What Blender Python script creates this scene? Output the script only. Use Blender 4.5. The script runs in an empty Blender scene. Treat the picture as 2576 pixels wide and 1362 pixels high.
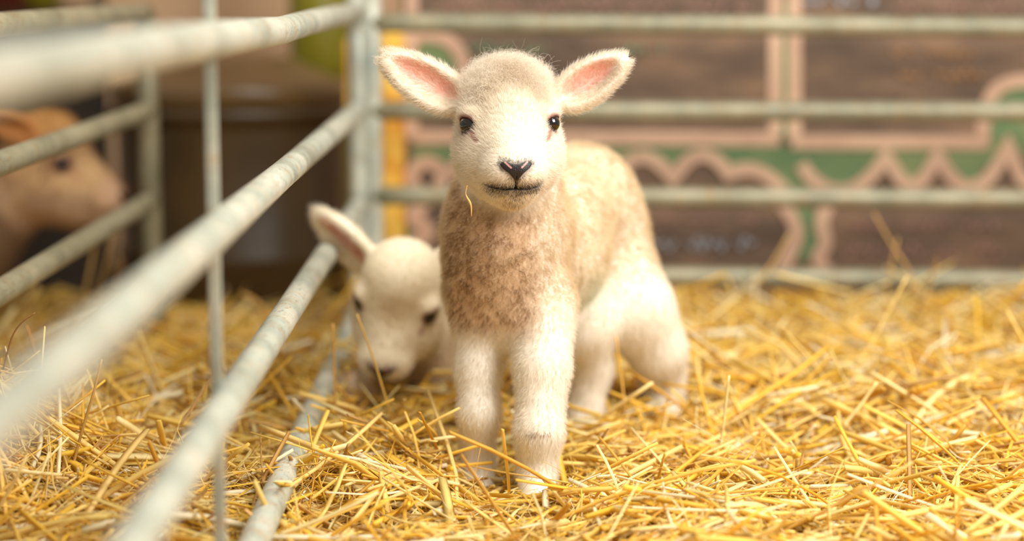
import bpy, bmesh, math
import numpy as np
from mathutils import Vector, Matrix

# ------------------------------------------------------------------ camera, world, lights
W, H, FPX = 2576, 1362, 5009.0
VPX, VPY = 1275.0, -45.0
CAM = np.array([0.0, 0.0, 0.52])
_yaw = math.atan((1288 - VPX) / FPX)
_pit = math.atan((681 - VPY) / FPX)
FWD = np.array([math.sin(_yaw) * math.cos(_pit), math.cos(_yaw) * math.cos(_pit), -math.sin(_pit)])
RGT = np.array([math.cos(_yaw), -math.sin(_yaw), 0.0])
UP = np.cross(RGT, FWD)

def P(px, py, Y):
    """the point of the place seen at a pixel of the photograph, at distance Y along the pen"""
    d = FWD * FPX + RGT * (px - 1288) - UP * (py - 681)
    return CAM + d * (Y / d[1])

def proj(p):
    """pixel coordinates of points (N,3)"""
    q = np.asarray(p) - CAM
    z = q @ FWD
    return 1288 + FPX * (q @ RGT) / z, 681 - FPX * (q @ UP) / z

scene = bpy.context.scene
COL = scene.collection
cam_d = bpy.data.cameras.new('camera')
cam = bpy.data.objects.new('camera', cam_d)
COL.objects.link(cam)
cam.matrix_world = Matrix(((RGT[0], UP[0], -FWD[0], CAM[0]), (RGT[1], UP[1], -FWD[1], CAM[1]), (RGT[2], UP[2], -FWD[2], CAM[2]), (0, 0, 0, 1)))
cam_d.sensor_width = 36.0
cam_d.lens = FPX / W * 36.0
cam_d.clip_start = 0.05
cam_d.dof.use_dof = True
cam_d.dof.focus_distance = 2.02
cam_d.dof.aperture_fstop = 1.75
scene.camera = cam

wd = bpy.data.worlds.new('barn_air')
scene.world = wd
wd.use_nodes = True
wd.node_tree.nodes['Background'].inputs[0].default_value = (1.0, 0.945, 0.86, 1)
wd.node_tree.nodes['Background'].inputs[1].default_value = 0.38

def area(name, loc, target, size, power, col):
    l = bpy.data.lights.new(name, 'AREA')
    l.shape = 'RECTANGLE'
    l.size, l.size_y = size
    l.energy = power
    l.color = col
    o = bpy.data.objects.new(name, l)
    COL.objects.link(o)
    o.location = loc
    o.rotation_euler = (Vector(target) - Vector(loc)).to_track_quat('-Z', 'Y').to_euler()
    return o

area('barn_door_daylight', (1.22, 1.12, 1.25), (0.10, 2.2, 0.2), (0.9, 0.9), 39, (1.0, 0.98, 0.945))
area('roof_light', (0.40, 1.75, 2.0), (0.30, 2.4, 0.0), (1.0, .9), 34, (1.0, 0.95, 0.87))

scene.view_settings.view_transform = 'Standard'
scene.view_settings.look = 'None'
scene.view_settings.exposure = 0.18
scene.view_settings.gamma = 1.0
scene.view_settings.use_curve_mapping = False

# ------------------------------------------------------------------ helpers
rng = np.random.default_rng(7)

def tag(o, label=None, cat=None, group=None, kind=None):
    for k, v in (('label', label), ('category', cat), ('group', group), ('kind', kind)):
        if v:
            o[k] = v
    return o

def link(name, data, mat=None, parent=None):
    o = bpy.data.objects.new(name, data)
    COL.objects.link(o)
    if mat is not None:
        data.materials.append(mat)
    if parent is not None:
        o.parent = parent
        o.matrix_parent_inverse = parent.matrix_basis.inverted()
    return o

def empty(name, loc):
    o = bpy.data.objects.new(name, None)
    COL.objects.link(o)
    o.location = Vector(loc)
    o.empty_display_size = 0.05
    return o

def np_mesh(name, v, f, col=None, smooth=True):
    """mesh from numpy vertices (N,3), faces (M,k), point colours (N,3)"""
    v = np.asarray(v, np.float32)
    f = np.asarray(f, np.int32)
    me = bpy.data.meshes.new(name)
    me.vertices.add(len(v))
    me.vertices.foreach_set('co', v.ravel())
    k = f.shape[1]
    me.loops.add(f.size)
    me.loops.foreach_set('vertex_index', f.ravel())
    me.polygons.add(len(f))
    me.polygons.foreach_set('loop_start', np.arange(0, f.size, k, dtype=np.int32))
    me.polygons.foreach_set('use_smooth', np.full(len(f), smooth))
    me.update(calc_edges=True)
    me.validate()
    if col is not None:
        a = me.color_attributes.new('col', 'FLOAT_COLOR', 'POINT')
        c = np.ones((len(v), 4), np.float32)
        c[:, :3] = col
        a.data.foreach_set('color', c.ravel())
    return me

def bm_mesh(name, bm, smooth=False):
    bmesh.ops.recalc_face_normals(bm, faces=bm.faces[:])
    me = bpy.data.meshes.new(name)
    bm.to_mesh(me)
    bm.free()
    if smooth:
        me.polygons.foreach_set('use_smooth', [True] * len(me.polygons))
    return me

def catmull(pts, n=8):
    p = np.asarray(pts, float)
    p = np.vstack([2 * p[0] - p[1], p, 2 * p[-1] - p[-2]])
    out = []
    for i in range(1, len(p) - 2):
        for t in np.arange(n) / n:
            a, b, c, d = p[i - 1], p[i], p[i + 1], p[i + 2]
            out.append(.5 * (2 * b + (c - a) * t + (2 * a - 5 * b + 4 * c - d) * t * t + (3 * b - a - 3 * c + d) * t ** 3))
    out.append(p[-2])
    return np.array(out)

def tube(pts, r, seg=16, flat=1.0, flatdir=None, caps=True):
    """swept tube round a polyline; r a number or one per point"""
    p = np.asarray(pts, float)
    n = len(p)
    r = np.broadcast_to(np.asarray(r, float), (n,))
    t = np.gradient(p, axis=0)
    t /= np.linalg.norm(t, axis=1)[:, None]
    ref = np.array([0, 0, 1.0]) if abs(t[0, 2]) < .9 else np.array([1.0, 0, 0])
    if flatdir is not None:
        ref = np.asarray(flatdir, float)
    u = np.cross(t, ref)
    u /= np.linalg.norm(u, axis=1)[:, None]
    w = np.cross(u, t)
    a = np.arange(seg) / seg * 2 * math.pi
    v = p[:, None] + r[:, None, None] * (np.cos(a)[None, :, None] * u[:, None] + flat * np.sin(a)[None, :, None] * w[:, None])
    v = v.reshape(-1, 3)
    bm = bmesh.new()
    vs = [bm.verts.new(x) for x in v]
    for i in range(n - 1):
        for j in range(seg):
            k = (j + 1) % seg
            bm.faces.new((vs[i * seg + j], vs[i * seg + k], vs[(i + 1) * seg + k], vs[(i + 1) * seg + j]))
    if caps:
        bm.faces.new(vs[:seg])
        bm.faces.new(vs[-seg:])
    return bm

def box(lo, hi, bev=0.0, bm=None):
    bm = bm or bmesh.new()
    lo, hi = np.minimum(lo, hi), np.maximum(lo, hi)
    m = Matrix.Translation(Vector((lo + hi) / 2)) @ Matrix.Diagonal(Vector((*(hi - lo), 1)))
    g = bmesh.ops.create_cube(bm, size=1, matrix=m)
    if bev:
        e = list({e for v in g['verts'] for e in v.link_edges})
        bmesh.ops.bevel(bm, geom=e, offset=bev, segments=2, affect='EDGES')
    return bm

def lathe(prof, c, seg=48):
    bm = bmesh.new()
    rings = []
    for r, z in prof:
        rings.append([bm.verts.new((c[0] + r * math.cos(a), c[1] + r * math.sin(a), z)) for a in np.arange(seg) / seg * 2 * math.pi])
    for a, b in zip(rings, rings[1:]):
        for j in range(seg):
            bm.faces.new((a[j], a[(j + 1) % seg], b[(j + 1) % seg], b[j]))
    bm.faces.new(rings[0])
    bm.faces.new(rings[-1])
    return bm

def hash3(ix, iy, iz, s=0):
    h = (ix.astype(np.int64) * 374761393 + iy.astype(np.int64) * 668265263 + iz.astype(np.int64) * 2147483647 + s * 974634777) & 0xffffffff
    h = ((h ^ (h >> 13)) * 1274126177) & 0xffffffff
    return ((h ^ (h >> 16)) & 0xffffff) / float(0xffffff)

def noise(p, sc, s=0):
    """smooth value noise 0..1"""
    q = np.asarray(p) * sc
    if q.shape[1] == 2:
        q = np.c_[q, np.zeros(len(q))]
    i = np.floor(q)
    f = q - i
    f = f * f * (3 - 2 * f)
    i = i.astype(np.int64)
    r = 0
    for dx in (0, 1):
        for dy in (0, 1):
            for dz in (0, 1):
                w = (f[:, 0] if dx else 1 - f[:, 0]) * (f[:, 1] if dy else 1 - f[:, 1]) * (f[:, 2] if dz else 1 - f[:, 2])
                r = r + w * hash3(i[:, 0] + dx, i[:, 1] + dy, i[:, 2] + dz, s)
    return r

def sstep(a, b, x):
    t = np.clip((x - a) / (b - a), 0, 1)
    return t * t * (3 - 2 * t)

def mixc(a, b, t):
    t = np.asarray(t)[:, None]
    return a * (1 - t) + np.asarray(b) * t

def lin(r, g, b):
    return np.array([((c / 255 + .055) / 1.055) ** 2.4 if c > 10 else c / 255 / 12.92 for c in (r, g, b)])

# ------------------------------------------------------------------ materials
class NT:
    def __init__(s, name):
        s.m = bpy.data.materials.new(name)
        s.m.use_nodes = True
        s.t = s.m.node_tree
        s.b = s.t.nodes['Principled BSDF']
    def n(s, typ, **kw):
        x = s.t.nodes.new(typ)
        for k, v in kw.items():
            if k in x.inputs:
                x.inputs[k].default_value = v
            else:
                setattr(x, k, v)
        return x
    def l(s, a, b):
        s.t.links.new(a, b)
    def noise(s, scale, stretch=(1, 1, 1), detail=4, rough=.55):
        tc = s.n('ShaderNodeTexCoord')
        mp = s.n('ShaderNodeMapping')
        mp.inputs['Scale'].default_value = stretch
        s.l(tc.outputs['Object'], mp.inputs[0])
        x = s.n('ShaderNodeTexNoise', Scale=scale, Detail=detail, Roughness=rough)
        s.l(mp.outputs[0], x.inputs['Vector'])
        return x.outputs[0]
    def ramp(s, f, stops):
        r = s.n('ShaderNodeValToRGB')
        el = r.color_ramp.elements
        while len(el) < len(stops):
            el.new(.5)
        for e, (p, c) in zip(el, stops):
            e.position = p
            e.color = (*c, 1)
        s.l(f, r.inputs[0])
        return r.outputs[0]
    def mix(s, f, a, b, mode='MIX'):
        x = s.n('ShaderNodeMix', data_type='RGBA', blend_type=mode)
        for v, i in ((f, 0), (a, 6), (b, 7)):
            if hasattr(v, 'links') or hasattr(v, 'is_linked'):
                s.l(v, x.inputs[i])
            else:
                x.inputs[i].default_value = v if i == 0 else (*v, 1)
        return x.outputs[2]
    def bump(s, f, dist=.001, st=.5):
        x = s.n('ShaderNodeBump', Strength=st, Distance=dist)
        s.l(f, x.inputs['Height'])
        s.l(x.outputs[0], s.b.inputs['Normal'])
    def base(s, c):
        if hasattr(c, 'is_linked'):
            s.l(c, s.b.inputs['Base Color'])
        else:
            s.b.inputs['Base Color'].default_value = (*c, 1)
    def set(s, **kw):
        for k, v in kw.items():
            s.b.inputs[k.replace('_', ' ')].default_value = v

def two_tone(name, a, b, scale=20, rough=.7, stretch=(1, 1, 1), lo=.35, hi=.65, bump=0, **kw):
    t = NT(name)
    f = t.noise(scale, stretch)
    t.base(t.ramp(f, [(lo, a), (hi, b)]))
    t.set(Roughness=rough, **kw)
    if bump:
        t.bump(f, bump)
    return t.m

def galvanised(name, axis, tint=1.0):
    t = NT(name)
    st = [260, 260, 260]
    st[axis] = 75
    around = t.noise(1, st, 3, .6)
    patch = t.noise(14, (1, 1, 1), 5, .6)
    c = t.ramp(patch, [(.3, lin(142, 150, 138) * tint), (.5, lin(180, 186, 172) * tint), (.72, lin(210, 210, 194) * tint)])
    st2 = [22, 22, 22]
    st2[axis] = 70
    rust = t.noise(1, st2, 6, .7)
    rm = t.ramp(rust, [(.50, (0, 0, 0)), (.70, (.8, .8, .8))])
    rm2 = t.mix(1.0, rm, t.ramp(around, [(.35, (.15,) * 3), (.6, (1, 1, 1))]), 'MULTIPLY')
    c = t.mix(rm2, c, lin(192, 146, 84) * tint)
    sc = t.ramp(around, [(.56, (0, 0, 0)), (.68, (.55,) * 3)])
    c = t.mix(sc, c, lin(128, 134, 128) * tint)
    t.base(c)
    t.set(Roughness=.42, Metallic=.15)
    t.bump(around, .0006, .35)
    return t.m

def attr_mat(name, rough=.8, sub=0.0, transl=0.0, spec=.2):
    t = NT(name)
    a = t.n('ShaderNodeAttribute', attribute_name='col')
    t.base(a.outputs['Color'])
    t.set(Roughness=rough)
    t.b.inputs['Specular IOR Level'].default_value = spec
    if sub:
        t.set(Subsurface_Weight=sub, Subsurface_Scale=.004)
        t.b.inputs['Subsurface Radius'].default_value = (1, .5, .3)
    if transl:
        tr = t.n('ShaderNodeBsdfTranslucent')
        t.l(a.outputs['Color'], tr.inputs[0])
        mx = t.n('ShaderNodeMixShader', Fac=transl)
        t.l(t.b.outputs[0], mx.inputs[1])
        t.l(tr.outputs[0], mx.inputs[2])
        t.l(mx.outputs[0], t.t.nodes['Material Output'].inputs[0])
    return t.m

M_SKIN = attr_mat('lamb_skin', .75, spec=.15)
M_FUR = attr_mat('lamb_fur', .75, transl=.35, spec=.15)
_n = NT('nose_leather')
_n.base(_n.n('ShaderNodeAttribute', attribute_name='col').outputs['Color']); _n.set(Roughness=.36)
_n.bump(_n.noise(900, (1, 1, 1), 2), .0007, .8); M_NOSE = _n.m
M_STRAW = attr_mat('straw_stalks', .48, transl=.32, spec=.4)
_e = NT('lamb_eye'); _e.base(lin(20, 13, 9)); _e.set(Roughness=.06, Coat_Weight=.6); M_EYE = _e.m
M_HOOF = two_tone('hoof_horn', lin(70, 60, 50), lin(120, 105, 85), 60, .5)
M_GALV_Y = galvanised('galvanised_along', 1)
M_GALV_X = galvanised('galvanised_across', 0, np.array([.62, .56, .44]))
M_GALV_Z = galvanised('galvanised_upright', 2)
M_GALV_D = galvanised('galvanised_worn', 1, np.array([.62, .57, .45]))
M_GALV_DZ = galvanised('galvanised_worn_upright', 2, np.array([.40, .35, .25]))
M_FLOOR = two_tone('earth_floor', lin(80, 60, 36), lin(120, 90, 50), 12, .95)
M_BED = two_tone('straw_litter', lin(146, 96, 26), lin(222, 168, 68), 55, .9, bump=.01)
M_WALL = two_tone('plastered_wall', lin(210, 168, 128), lin(226, 186, 146), 3, .9)
M_TUB = two_tone('dark_plastic', lin(60, 45, 20), lin(74, 56, 28), 9, .4)
M_LIDP = two_tone('dull_plastic', lin(92, 70, 40), lin(104, 80, 48), 6, .3)
M_YELLOWGREEN = two_tone('yellow_green_plastic', lin(118, 108, 12), lin(150, 140, 20), 5, .4)
M_POST = two_tone('yellow_timber', lin(222, 146, 36), lin(254, 206, 88), 9, .7, (1, 1, .8), .38, .5)
M_DARK = two_tone('dark_boards', lin(26, 18, 8), lin(48, 34, 18), 8, .9, (1, 1, 6))
M_GREYW = two_tone('weathered_timber', lin(96, 84, 60), lin(132, 116, 84), 10, .9)
M_RED = two_tone('red_plastic', lin(100, 40, 26), lin(120, 52, 36), 8, .5)
_b = NT('chalkboard_paint')
_c = _b.ramp(_b.noise(6, (1, 1, 3), 5, .6), [(.35, lin(90, 74, 62)), (.5, lin(112, 92, 76)), (.68, lin(140, 112, 88))])
_b.base(_c); _b.set(Roughness=.85); M_BOARD = _b.m
M_PINK = two_tone('pink_paint', lin(196, 160, 136), lin(214, 180, 152), 14, .8)
M_GREEN = two_tone('green_paint', lin(92, 124, 84), lin(128, 142, 96), 10, .8)
M_CHALK = {k: two_tone('chalk_' + k, a, b, 90, .95) for k, a, b in (('blue', lin(150, 156, 168), lin(186, 190, 198)), ('green', lin(104, 136, 104), lin(128, 160, 124)), ('pink', lin(158, 120, 110), lin(176, 138, 124)), ('tan', lin(150, 112, 76), lin(172, 132, 94)))}

# ------------------------------------------------------------------ the setting
fl = link('floor', bm_mesh('floor', box((-2.6, -0.6, -.24), (2.6, 4.7, -.2))), M_FLOOR); tag(fl, kind='structure')
wb = link('wall_back', bm_mesh('wall_back', box((-2.6, 4.6, -.2), (2.6, 4.7, 2.4))), M_WALL); tag(wb, kind='structure')

# ------------------------------------------------------------------ height of the straw bed
def bed(x, y):
    x = np.asarray(x, float); y = np.asarray(y, float)
    p = np.c_[x.ravel(), y.ravel()]
    h = .030 * (noise(p, 6, 1) - .5) + .020 * (noise(p, 15, 2) - .5)
    h = h.reshape(x.shape)
    h = h + .012 * sstep(2.55, 3.0, y) * sstep(.0, .3, x)
    h = h + .155 * np.exp(-((x + .66) / .17) ** 2 - ((y - 2.02) / .17) ** 2)
    h = h + .022 * np.exp(-((x + .15) / .055) ** 2 - ((y - 2.2) / .09) ** 2)
    h = h + .03 * np.exp(-((x + .095) / .045) ** 2 - ((y - 2.09) / .06) ** 2)
    h = h - .03 * np.exp(-((x + .16) / .06) ** 2 - ((y - 2.36) / .08) ** 2)
    h = h - .03 * np.exp(-((x + .02) / .1) ** 2 - ((y - 2.18) / .12) ** 2)
    h = h - .026 * np.exp(-((x + .0) / .11) ** 2 - ((y - 2.02) / .09) ** 2)
    h = h - .036 * sstep(2.4, 3.0, y) * sstep(-.2, -.3, x)
    return h

# ------------------------------------------------------------------ metal hurdles
def hurdle(name, label, rails, posts, bars, mats):
    o = empty(name, posts[0][0])
    tag(o, label, 'hurdle')
    for pts, r in rails:
        link('rail', bm_mesh('rail', tube(pts, r, 20), True), mats[0], o)
    for pts, r in [((a, b), r) for a, b, r in posts]:
        link('post', bm_mesh('post', tube(np.linspace(pts[0], pts[1], 5), r, 20), True), mats[1], o)
    for lo, hi in bars:
        link('stay_bar', bm_mesh('stay_bar', box(lo, hi, .0012)), mats[1], o)
    return o

XL, YC = -.228, 3.1
zl = [P(908, y, YC)[2] for y in (28, 272, 507, 762)]
ys = np.linspace(.3, YC, 40)
rails = []
for i, z in enumerate(zl):
    zz = np.full_like(ys, z)
    if i == 0:      # the top tube is slightly bent where it was knocked
        zz = z - .0042 * np.exp(-np.abs(ys - 2.02) / .32) * 1.0 + .004 * sstep(2.0, .9, ys)
    rails.append((np.c_[np.full_like(ys, XL), ys, zz], .0142))
zt = P(900, -60, YC)[2]
h1 = hurdle('metal_hurdle', 'galvanised tubular hurdle running from the near left to the corner beside both lambs', rails,
            [((XL - .004, YC, -.1), (XL - .004, YC, zt), .0145), ((XL, .3, -.1), (XL, .3, zl[0]), .0145)],
            [((XL - .0135, 1.592, -.1), (XL - .0045, 1.604, .62))], (M_GALV_Y, M_GALV_Z))
YB = 3.13
xs_ = np.linspace(P(936, 60, YB)[0], 1.25, 24)
rails = []
for y0, y1 in ((58, 68), (279, 281), (493, 501), (688, 705)):
    za, zb = P(960, y0, YB)[2], P(2576, y1, YB)[2]
    xa, xb = P(960, y0, YB)[0], P(2576, y1, YB)[0]
    rails.append((np.c_[xs_, np.full_like(xs_, YB), za + (zb - za) * (xs_ - xa) / (xb - xa)], .0150))
h2 = hurdle('metal_hurdle', 'galvanised tubular hurdle standing across the back in front of the painted board', rails,
            [((xs_[0], YB, -.1), (xs_[0], YB, zt), .0142), ((xs_[-1], YB, -.1), (xs_[-1], YB, zt), .0142)], [], (M_GALV_X, M_GALV_Z))
XF = P(372, 275, 3.1)[0]
zf = [P(372, y, 3.1)[2] for y in (32, 278, 504, 720)]
rails = [(np.c_[np.full_like(ys, XF), ys, np.full_like(ys, z)], .0142) for z in zf]
h3 = hurdle('metal_hurdle', 'dull worn tubular hurdle farthest to the left, in front of the tan sheep', rails,
            [((XF, 3.1, -.1), (XF, 3.1, zf[0] + .0), .0165), ((XF, .3, -.1), (XF, .3, zf[0]), .0145)], [], (M_GALV_D, M_GALV_DZ))

# ------------------------------------------------------------------ painted board behind the back hurdle
YP = 3.34
board = empty('painted_board', P(1790, 700, YP))
tag(board, 'dark chalkboard with pink scrolled borders and green edging standing behind the back hurdle', 'board')
b0, b1 = P(1008, -120, YP), P(2900, 900, YP)
link('panel', bm_mesh('panel', box((b0[0], YP, -.2), (b1[0], YP + .018, b0[2]), .002)), M_BOARD, board)

RIB = [0]
def ribbon(px, wpx, depth=.004, smooth=True, closed=False):
    p = catmull(px, 7) if smooth else np.array(px, float)
    n = len(p)
    t = np.gradient(p, axis=0)
    t /= np.linalg.norm(t, axis=1)[:, None] + 1e-9
    nn = np.c_[-t[:, 1], t[:, 0]]
    bm = bmesh.new()
    rows = []
    RIB[0] += 1
    for k_, (q, m) in enumerate(zip(p, nn)):
        dd = depth + .0002 * (RIB[0] % 9) + 4e-5 * k_
        a, b = q + m * wpx / 2, q - m * wpx / 2
        A, B = P(*a, YP), P(*b, YP)
        rows.append([bm.verts.new((A[0], YP - dd, A[2])), bm.verts.new((B[0], YP - dd, B[2])), bm.verts.new((B[0], YP + .001, B[2])), bm.verts.new((A[0], YP + .001, A[2]))])
    for r, s in zip(rows, rows[1:]):
        for i in range(4):
            bm.faces.new((r[i], r[(i + 1) % 4], s[(i + 1) % 4], s[i]))
    bm.faces.new(rows[0]); bm.faces.new(rows[-1])
    return bm

def patch(px, depth=.0018):
    bm = bmesh.new()
    f = [bm.verts.new((q[0], YP - depth, q[2])) for q in (P(x, y, YP) for x, y in px)]
    g = [bm.verts.new((v.co.x, YP + .001, v.co.z)) for v in f]
    bm.faces.new(f); bm.faces.new(g)
    for i in range(len(f)):
        j = (i + 1) % len(f)
        bm.faces.new((f[i], f[j], g[j], g[i]))
    return bm

greens = [
    [(1040, 365), (1960, 365), (1995, 372), (2460, 372), (2492, 330), (2492, 260), (2530, 215), (2640, 215), (2640, 440), (2535, 360), (2440, 465), (2355, 385), (2290, 465), (2230, 385), (2180, 450), (2120, 480), (2060, 460), (2040, 520), (2068, 570), (2070, 600), (2050, 640), (2020, 660), (1995, 640), (2002, 590), (1985, 540), (1965, 470), (1900, 425), (1835, 440), (1790, 410), (1760, 390), (1690, 455), (1625, 388), (1560, 430), (1500, 390), (1430, 440), (1350, 390), (1270, 440), (1200, 390), (1130, 440), (1075, 400), (1030, 430)],
    [(1018, 110), (1090, 95), (1150, 125), (1168, 190), (1020, 190)],
    [(1962, 0), (1985, 0), (1985, 350), (1962, 350)],
    [(1012, 430), (1060, 420), (1046, 470), (1060, 530), (1045, 640), (1012, 640)],
]
for g in greens:
    link('green_edging', bm_mesh('green_edging', patch(g)), M_GREEN, board)
def scallops(ends, sags, n=12):
    out = []
    for (xa, ya), (xb, yb), s in zip(ends, ends[1:], sags):
        for i in range(n + 1):
            t = i / n
            out.append((xa + (xb - xa) * t, ya + (yb - ya) * t + s * math.sin(math.pi * t) ** .75))
    return [q for i, q in enumerate(out) if i == 0 or math.dist(q, out[i - 1]) > .5]

pinks = [
    ([(1950, -60), (1950, 330), (1940, 350)], 34, False), ([(1998, -60), (1998, 354)], 34, False),
    ([(1040, 344), (1960, 350)], 36, False), ([(1992, 357), (2478, 358)], 36, False), ([(2470, 372), (2474, 300), (2498, 232), (2552, 205), (2640, 205)], 34, True),
    ([(1036, -60), (1036, 350)], 32, False),
    ([(1012, 100), (1060, 88), (1120, 98), (1160, 140), (1168, 200)], 34, True),
    (scallops([(2640, 350), (2536, 352), (2356, 380), (2230, 382), (2015, 412)], [110, 105, 84, 84]), 34, False),
    (scallops([(1130, 446), (1270, 446), (1430, 446), (1555, 436), (1692, 456), (1832, 440), (1975, 486)], [-58, -58, -52, -52, -58, -34]), 34, False),
    ([(1958, 500), (1990, 545), (2003, 590), (1985, 640), (1960, 690)], 34, True),
    ([(2085, 505), (2066, 560), (2076, 610), (2058, 650), (2085, 690)], 34, True),
    ([(1052, 480), (1034, 440), (1070, 408), (1112, 430), (1104, 475)], 34, True),
    ([(1070, 500), (1042, 545), (1075, 580), (1050, 610), (1036, 650)], 40, True),
]
for px, w, sm in pinks:
    link('pink_border', bm_mesh('pink_border', ribbon(px, w, smooth=sm)), M_PINK, board)
cr = np.random.default_rng(11)
def scribble(x0, x1, y, h, key, th=4.5):
    """faded chalk handwriting, too blurred in the photograph to read: loops in a row"""
    x = x0
    while x < x1:
        wlen = min(cr.uniform(50, 120), x1 - x)
        n = max(4, int(wlen / 12))
        px = [(x + wlen * (i + cr.uniform(-.25, .25)) / n, y + (h / 2 if i % 2 else -h / 2) * cr.uniform(.1, 1)) for i in range(n + 1)]
        link('chalk_word', bm_mesh('chalk_word', ribbon(px, th, .0035)), M_CHALK[key], board)
        x += wlen + cr.uniform(22, 40)
scribble(1640, 1900, 612, 34, 'blue'); scribble(1180, 1400, 124, 36, 'green'); scribble(1560, 1665, 122, 26, 'green')
scribble(1480, 1560, 152, 24, 'green'); scribble(2020, 2200, 4, 26, 'blue'); scribble(2250, 2560, 18, 24, 'pink')
scribble(2240, 2470, 130, 26, 'tan', 6); scribble(2260, 2480, 185, 26, 'tan', 7); scribble(2130, 2500, 565, 30, 'pink'); scribble(2120, 2520, 630, 32, 'pink')
scribble(1120, 1880, 18, 22, 'pink'); scribble(1640, 1900, 550, 16, 'pink', 5)

# ------------------------------------------------------------------ things behind the hurdles
YT = 3.34
po = empty('timber_post', P(992, 700, YT)); tag(po, 'yellow timber post behind the corner where the two hurdles meet', 'post')
a, b = P(962, 84, YT - .03), P(1020, 700, YT - .03)
link('upright', bm_mesh('upright', box((a[0], YT - .06, -.2), (b[0], YT - .008, a[2]), .003)), M_POST, po)
a, b = P(868, 96, YT), P(1020, 282, YT)
link('cross_piece', bm_mesh('cross_piece', box((a[0], YT - .006, b[2]), (b[0], YT + .012, a[2]), .003)), M_POST, po)

tc = (-.50, 3.62)
zr = P(640, 290, 3.41)[2]; zl2 = P(640, 236, 3.41)[2]; zd = P(640, 140, 3.62)[2]
tub = empty('feed_drum', (tc[0], tc[1], -.2))
tag(tub, 'dark brown plastic drum with a domed lid behind the left hurdles', 'drum')
prof = [(.19, -.2), (.198, -.19), (.202, .02), (.207, .03), (.207, .045), (.202, .055), (.206, zr - .03), (.2075, zr - .018), (.2165, zr - .012), (.2185, zr), (.214, zr + .008), (.205, zr + .009)]
link('drum_body', bm_mesh('drum_body', lathe(prof, tc, 64), True), M_TUB, tub)
prof = [(.20, zr + .006), (.211, zr + .010), (.214, zl2 - .01), (.2145, zl2 + .004), (.210, zl2 + .012), (.198, zl2 + .013), (.17, zl2 + .024), (.12, zd - .006), (.06, zd + .002), (.02, zd + .003)]
link('lid', bm_mesh('lid', lathe(prof, tc, 64), True), M_LIDP, tub)

yc = (P(806, 0, 4.1)[0], 4.1)
yd = empty('canister', (yc[0], yc[1], -.2)); tag(yd, 'yellow-green plastic canister standing behind the dark drum', 'canister')
prof = [(.058, -.2), (.064, -.19), (.064, .2), (.061, .21), (.061, .23), (.064, .24), (.064, .62), (.05, .66), (.03, .67)]
link('canister_body', bm_mesh('canister_body', lathe(prof, yc, 40), True), M_YELLOWGREEN, yd)
link('cap', bm_mesh('cap', lathe([(.026, .66), (.026, .7), (.02, .705)], yc, 24), True), M_DARK, yd)

part = empty('void_partition', (-1.2, 3.50, -.2)); tag(part, 'dark stand-in partition for the black void behind the tan sheep on the left', 'partition')  # added: near-black boards stand in for the unlit void behind the sheep
pz = P(60, 62, 3.50)[2]
bm = bmesh.new()
for i in range(6):
    box((-1.84 + i * .19, 3.50, -.2), (-1.84 + i * .19 + .186, 3.52, pz - .03), .002, bm)
link('boards', bm_mesh('boards', bm), M_DARK, part)
link('top_beam', bm_mesh('top_beam', box((-1.86, 3.487, pz - .03), (-.7, 3.527, pz), .003)), M_DARK, part)
gb = link('timber_rail', bm_mesh('timber_rail', box((-2.0, 4.5, P(0, 62, 4.5)[2]), (P(212, 0, 4.5)[0], 4.56, P(0, 16, 4.5)[2]), .004)), M_GREYW)
tag(gb, 'grey weathered timber rail on the far wall behind the stand-in partition top', 'rail')
rb = link('bucket', bm_mesh('bucket', lathe([(.05, .53), (.068, .7), (.073, .7), (.073, .715), (.066, .715), (.048, .54)], (P(10, 0, 4.42)[0], 4.42), 32), True), M_RED)
tag(rb, 'dull red bucket at the top left beyond the dark stand-in partition', 'bucket')
rb.location.z = P(0, 24, 4.42)[2] - .53
yb = link('sack', bm_mesh('sack', lathe([(.02, .0), (.045, .012), (.05, .06), (.046, .12), (.03, .16), (.012, .17)], (P(100, 0, 4.45)[0], 4.45), 24), True), M_YELLOWGREEN)
tag(yb, 'small yellow-green sack beside the dull red bucket', 'sack')
yb.location.z = P(0, 22, 4.45)[2]
up = link('timber_upright', bm_mesh('timber_upright', box((P(232, 0, 4.3)[0], 4.28, -.2), (P(262, 0, 4.3)[0], 4.33, .75), .004)), M_GREYW)
tag(up, 'grey weathered upright behind the top tube of the far left hurdle', 'post')

# ------------------------------------------------------------------ animals: implicit surfaces
def smin(a, b, k):
    if k <= 0:
        return np.minimum(a, b)
    h = np.clip(.5 + .5 * (b - a) / k, 0, 1)
    return b * (1 - h) + a * h - k * h * (1 - h)

def smax(a, b, k):
    return -smin(-a, -b, k)

def ell(x, y, z, c, r):
    x, y, z = x - c[0], y - c[1], z - c[2]
    k0 = np.sqrt((x / r[0]) ** 2 + (y / r[1]) ** 2 + (z / r[2]) ** 2)
    k1 = np.sqrt((x / r[0] ** 2) ** 2 + (y / r[1] ** 2) ** 2 + (z / r[2] ** 2) ** 2) + 1e-9
    return k0 * (k0 - 1) / k1

def cone(x, y, z, a, b, ra, rb):
    a = np.asarray(a, float); d = np.asarray(b, float) - a
    t = np.clip(((x - a[0]) * d[0] + (y - a[1]) * d[1] + (z - a[2]) * d[2]) / (d @ d), 0, 1)
    return np.sqrt((x - a[0] - t * d[0]) ** 2 + (y - a[1] - t * d[1]) ** 2 + (z - a[2] - t * d[2]) ** 2) - (ra + (rb - ra) * t)

def nostril(ax, y, z):
    """slit from the outer corner to the middle, local cm; ax = |x|"""
    return np.minimum(cone(ax, y, z, (1.28, 9.0, -3.25), (.62, 10.6, -3.85), .20, .17), cone(ax, y, z, (.62, 10.6, -3.85), (.45, 10.8, -4.15), .17, .13))

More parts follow.
